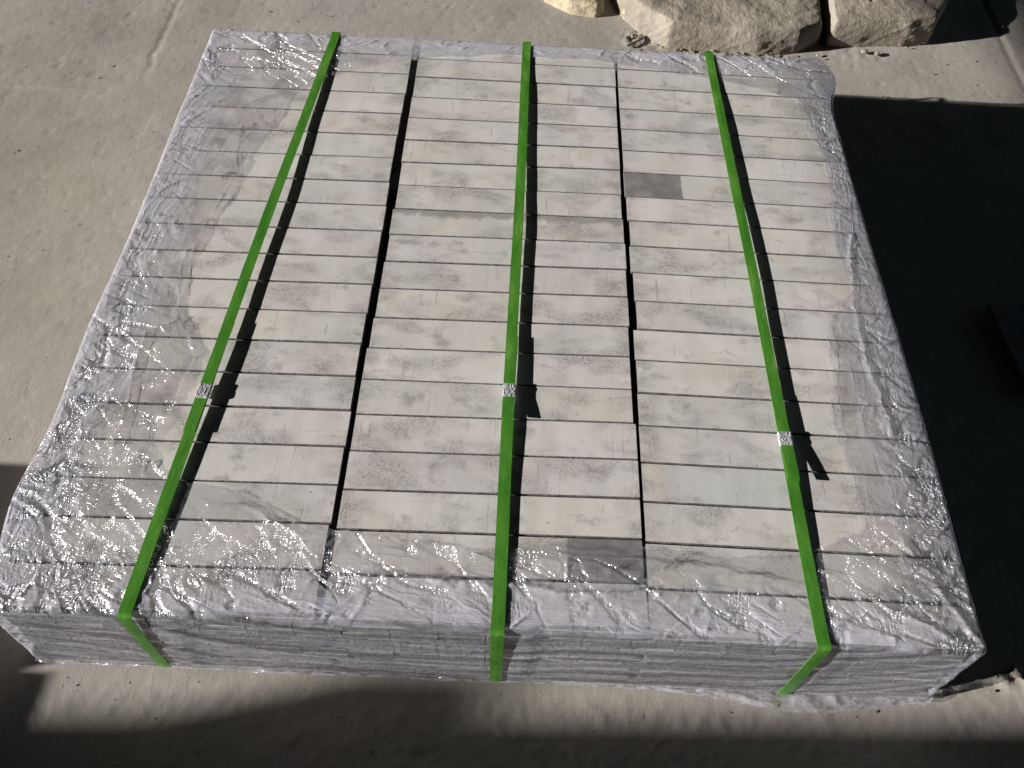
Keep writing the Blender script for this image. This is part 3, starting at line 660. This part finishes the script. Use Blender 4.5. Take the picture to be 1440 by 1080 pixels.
for k in range(3):
    x0 = strap_x(k, 0)
    root = empty('green_strap', (x0, 0, TOP)); tag(root, slabels[k], 'strap', 'green plastic straps around the stack')
    pts = []
    yo = -0.0105
    for i in range(10):                                  # up the near side
        t = i / 9; pts.append((x0 + (0.002 if k == 1 else 0) * (1 - t), yo + 0.003 * (1 - t), 0.001 + (TOP - 0.0045) * t))
    for i in range(1, 6):
        a = math.pi / 2 * i / 5; pts.append((x0, yo + 0.0045 * (1 - math.cos(a)), TOP - 0.002 + 0.0045 * math.sin(a)))
    for i in range(1, 100):
        y = i / 100 * 1.0; pts.append((strap_x(k, y) + 0.0006 * math.sin(y * 9 + k * 2), y, strap_z(k, y) + 0.0003))
    for i in range(0, 6):
        a = math.pi / 2 * i / 5; pts.append((strap_x(k, 1.0), 1.008 + 0.0045 * math.sin(a), TOP - 0.002 + 0.0045 * math.cos(a)))
    for i in range(1, 8): pts.append((strap_x(k, 1.0), 1.0125, TOP - 0.002 - (TOP - 0.004) * i / 7))
    L0 = [(x - x0, y, z - TOP) for x, y, z in pts]
    link('band', ribbon('band', L0, SW, ST, 0.012, k), M_strap, root, smooth=False)
    sy = seals[k]; xs = strap_x(k, sy); zs = strap_z(k, sy)
    # crimped metal seal, a sleeve around both plies
    bm = bmesh.new(); nx_, ny_ = 12, 9; W2, L2 = 0.0158 / 2, 0.0205 / 2
    for face, zz in ((1, 0.0030), (-1, -0.0008)):
        g = [[bm.verts.new((-W2 + 2 * W2 * i / nx_ + (0.0006 * (j % 2) if i in (0, nx_) else 0) * (1 if i == 0 else -1), -L2 + 2 * L2 * j / ny_,
              zz + (0.0009 * rng.rand() * (1 if 0 < i < nx_ and 0 < j < ny_ else 0)) * face)) for i in range(nx_ + 1)] for j in range(ny_ + 1)]
        for j in range(ny_):
            for i in range(nx_):
                f = [g[j][i], g[j][i + 1], g[j + 1][i + 1], g[j + 1][i]]
                bm.faces.new(f if face == 1 else f[::-1])
        if face == 1: gt = g
        else: gbt = g
    for j in range(ny_):
        bm.faces.new([gt[j][0], gt[j + 1][0], gbt[j + 1][0], gbt[j][0]]); bm.faces.new([gt[j + 1][nx_], gt[j][nx_], gbt[j][nx_], gbt[j + 1][nx_]])
    for i in range(nx_):
        bm.faces.new([gt[0][i + 1], gt[0][i], gbt[0][i], gbt[0][i + 1]]); bm.faces.new([gt[ny_][i], gt[ny_][i + 1], gbt[ny_][i + 1], gbt[ny_][i]])
    me = bpy.data.meshes.new('seal'); bm.to_mesh(me); bm.free()
    s_ = link('seal', me, M_steel, root); s_.location = (xs - x0, sy, zs - TOP + 0.0004)
    s_.rotation_euler.z = -math.atan((STR[k][1][0] - STR[k][0][0]) / 1.0)
    # the two loose ends either side of the seal
    for e, (ye, lift, drift) in enumerate(((ends[k][0], (0.0003, 0.0004, 0.0002)[k], (0.001, 0.001, 0.0)[k]), (ends[k][1], (0.0004, 0.0042, 0.0066)[k], (0.0, -0.001, -0.0015)[k]))):
        q = []
        for i in range(15):
            t = i / 14; y = sy + (ye - sy) * t
            q.append((strap_x(k, y) - x0 + drift * t * t, y, strap_z(k, y) - TOP + (0.0009 + 0.0008 * (1 - t) if e == 0 else 0.0017 + lift * t ** 0.9)))
        if e == 1: q = q[::-1]
        link('strap_end', ribbon('strap_end', q, SW * 0.985, ST, 0.006, k + e), M_strap, root)

# ------------------------------------------------------------------ rocks and debris behind
def rock(name, poly, H, seed, m, label, cat='rock', group=None, nrm_=0.02, top_slope=(0, 0), power=5.0, nr=90, na=360, cracks=()):
    pl = np.array(poly); c = pl.mean(0)
    aa = np.linspace(0, 2 * math.pi, na, endpoint=False); rad_ = np.zeros(na)
    for i, a in enumerate(aa):
        dx, dy_ = math.cos(a), math.sin(a); best = 0
        for k in range(len(pl)):
            p = pl[k] - c; e = pl[(k + 1) % len(pl)] - pl[k]; den = dx * e[1] - dy_ * e[0]
            if abs(den) < 1e-12: continue
            t = (p[0] * e[1] - p[1] * e[0]) / den; s1 = (p[0] * dy_ - p[1] * dx) / den
            if t > 0 and -1e-9 <= s1 <= 1 + 1e-9: best = max(best, t)
        rad_[i] = best
    rad_ = (rad_ + np.roll(rad_, 1) + np.roll(rad_, -1)) / 3
    # profile: half across the top, half down the side
    rw = []
    for j in range(nr):
        s1 = j / (nr - 1)
        if s1 < 0.6: f = (s1 / 0.6) ** 0.8 * 0.965; z = 1 - 0.06 * (s1 / 0.6) ** 9
        else:
            q_ = (s1 - 0.6) / 0.4; f = 0.965 + 0.035 * math.sin(min(q_ * 2.2, 1) * math.pi / 2) - 0.03 * max(0, q_ - 0.6) ; z = 0.94 * (1 - q_ ** 1.15)
        x = c[0] + rad_ * f * np.cos(aa); y = c[1] + rad_ * f * np.sin(aa)
        rw.append(np.column_stack([x, y, np.full(na, z)]))
    G = np.stack(rw); x, y, z = G[..., 0].copy(), G[..., 1].copy(), G[..., 2].copy()
    hh = H * (1 + top_slope[0] * (x - c[0]) + top_slope[1] * (y - c[1]))
    zz = z * hh
    a2 = x * 0.8 + y * 0.6; b2 = -x * 0.6 + y * 0.8
    n = 0.55 * fbm(x * 9 + zz * 5, y * 9 - zz * 4, seed, 3) + 0.22 * ridged(a2 * 14, (b2 + zz) * 30, seed + 3, 3) + 0.07 * fbm(x * 60 + zz * 60, y * 60 - zz * 60, seed + 5, 3)
    dirx, diry = (x - c[0]), (y - c[1]); dl = np.hypot(dirx, diry) + 1e-6
    sidef = sstep(0.96, 0.85, z)
    G[..., 0] = x + dirx / dl * n * nrm_ * sidef; G[..., 1] = y + diry / dl * n * nrm_ * sidef
    G[..., 2] = zz + n * nrm_ * (1 - 0.6 * sidef) * sstep(0.0, 0.15, z)
    for (x0_, y0_, x1_, y1_, wd, dp) in cracks:
        ex, ey = x1_ - x0_, y1_ - y0_; l = math.hypot(ex, ey); tq = np.clip(((x - x0_) * ex + (y - y0_) * ey) / l ** 2, 0, 1)
        dd = np.hypot(x - x0_ - ex * tq, y - y0_ - ey * tq) + 0.006 * perlin(x * 40, y * 40, seed + 9)
        G[..., 2] -= dp * np.exp(-(dd / wd) ** 2) * sstep(0.0, 0.3, z)
    loc = np.array([c[0], c[1], -0.003]); 
    me = grid_mesh(name, G - loc - np.array([0, 0, 0.006]), wrap=True)
    o = link(name, me, m); o.location = loc; tag(o, label, cat, group); return o
rock('broken_rock', [(0.395, 1.300), (0.455, 1.252), (0.541, 1.247), (0.625, 1.243), (0.708, 1.258), (0.758, 1.292), (0.772, 1.40), (0.79, 1.75), (0.5, 1.85), (0.36, 1.70), (0.345, 1.45), (0.365, 1.36)],
     0.066, 3, M_rock, 'large sandy broken rock behind the stack, left of the dark cleft', 'rock', 'broken rocks behind the stack', 0.008, (-0.5, 0.5), cracks=((0.425, 1.34, 0.47, 1.8, 0.008, 0.004),))
rock('broken_rock', [(0.774, 1.285), (0.831, 1.290), (0.93, 1.300), (0.985, 1.318), (1.03, 1.40), (1.07, 1.52), (1.04, 1.85), (0.86, 1.85), (0.806, 1.60), (0.788, 1.42)],
     0.066, 8, M_rock, 'sandy broken rock behind the stack, right of the dark cleft', 'rock', 'broken rocks behind the stack', 0.007, (0.0, 0.2), cracks=((0.86, 1.36, 0.91, 1.7, 0.004, 0.007),))
rock('stone_fragment', [(0.215, 1.400), (0.262, 1.362), (0.318, 1.350), (0.333, 1.365), (0.337, 1.41), (0.32, 1.50), (0.22, 1.50)],
     0.030, 12, M_tan, 'flat tan stone fragment at the top edge beside the dark hollow', 'stone', None, 0.010, nr=50, na=160)
rock('stone_fragment', [(0.372, 1.350), (0.392, 1.335), (0.402, 1.37), (0.395, 1.47), (0.365, 1.48), (0.362, 1.40)],
     0.085, 15, M_tan, 'narrow tan chunk of stone leaning on the left end of the large rock', 'stone', None, 0.008, nr=50, na=120)
# single pebbles that can be told apart
peb = [(0.846, 1.268, .006, 'small dark pebble on bare floor under the right rock, left of a pair'), (0.872, 1.266, .005, 'small dark pebble on bare floor under the right rock, right of a pair'),
       (0.775, 0.030, .006, 'small pebble on the floor by the right near corner of the stack')]
def pebble_mesh(r, seed):
    bm = bmesh.new(); bmesh.ops.create_icosphere(bm, subdivisions=2, radius=r)
    rs = np.random.RandomState(seed)
    k = rs.uniform(-1, 1, (4, 3))
    for v in bm.verts:
        p = v.co.copy(); f = 1 + 0.22 * math.sin(p.dot(Vector(k[0])) / r * 2.3) + 0.15 * math.sin(p.dot(Vector(k[1])) / r * 4)
        v.co = Vector((p.x * f * 1.25, p.y * f, p.z * f * 0.65))
    me = bpy.data.meshes.new('pebble'); bm.to_mesh(me); bm.free(); return me
for i, (px, py, r, lb) in enumerate(peb):
    o = link('pebble', pebble_mesh(r, i), M_rock); o.location = (px, py, 0.0008 + r * 0.35); o.rotation_euler.z = i * 1.1; tag(o, lb, 'pebble')
# crumbs under the rocks, nobody could count them
bm = bmesh.new(); rs = np.random.RandomState(5)
def crumb(x, y, r):
    res = bmesh.ops.create_icosphere(bm, subdivisions=1, radius=r)
    sc = rs.uniform(0.6, 1.4, 3); a = rs.uniform(0, 6.28)
    for v in res['verts']:
        p = v.co; j = 1 + rs.uniform(-0.22, 0.22); x_, y_, z_ = p.x * sc[0] * j, p.y * sc[1] * j, p.z * sc[2] * 0.6 * j
        v.co = Vector((x + x_ * math.cos(a) - y_ * math.sin(a), y + x_ * math.sin(a) + y_ * math.cos(a), 0.001 + r * 0.25 + z_))
for _ in range(160):
    t = rs.rand(); x = 0.36 + 0.42 * t; y = 1.29 - 0.055 * math.sin(min(t * 1.5, 1) * math.pi / 2) + rs.normal(0, 0.014)
    crumb(x, y, 0.0008 + 0.0040 * rs.rand() ** 4)
for _ in range(40): crumb(rs.uniform(0.78, 1.0), 1.300 + rs.normal(0, 0.006), 0.0006 + 0.002 * rs.rand() ** 3)
for _ in range(160): crumb(rs.uniform(-0.85, 1.2), rs.uniform(1.05, 1.5), 0.0007 + 0.0016 * rs.rand() ** 2)
for _ in range(60): crumb(rs.uniform(-0.35, 0.85), rs.uniform(-0.10, -0.02), 0.0005 + 0.0009 * rs.rand() ** 2)
for _ in range(60): crumb(rs.uniform(-0.9, -0.42), rs.uniform(0.2, 1.2), 0.0007 + 0.0013 * rs.rand() ** 2)
for _ in range(14): crumb(rs.uniform(0.72, 0.84), rs.normal(0.020, 0.008), 0.0008 + 0.0015 * rs.rand() ** 2)
me = bpy.data.meshes.new('crumbs'); bm.to_mesh(me); bm.free()
cb = link('crumbs', me, M_rock); tag(cb, 'loose stone crumbs and grit scattered on the floor', kind='stuff')
# splinter lying near the rocks
sp = link('splinter', box_mesh('splinter', (-0.030, -0.0022, 0), (0.030, 0.0022, 0.0035), 0.001, (-0.001, 0.001, 0, -0.0012)), M_block)
sp.location = (0.397, 1.266, 0.001); sp.rotation_euler = (0, 0.05, math.atan2(0.043, 0.044)); tag(sp, 'dark thin splinter on the floor in front of the large rock', 'splinter')
# dark slab in the shadow at the right edge
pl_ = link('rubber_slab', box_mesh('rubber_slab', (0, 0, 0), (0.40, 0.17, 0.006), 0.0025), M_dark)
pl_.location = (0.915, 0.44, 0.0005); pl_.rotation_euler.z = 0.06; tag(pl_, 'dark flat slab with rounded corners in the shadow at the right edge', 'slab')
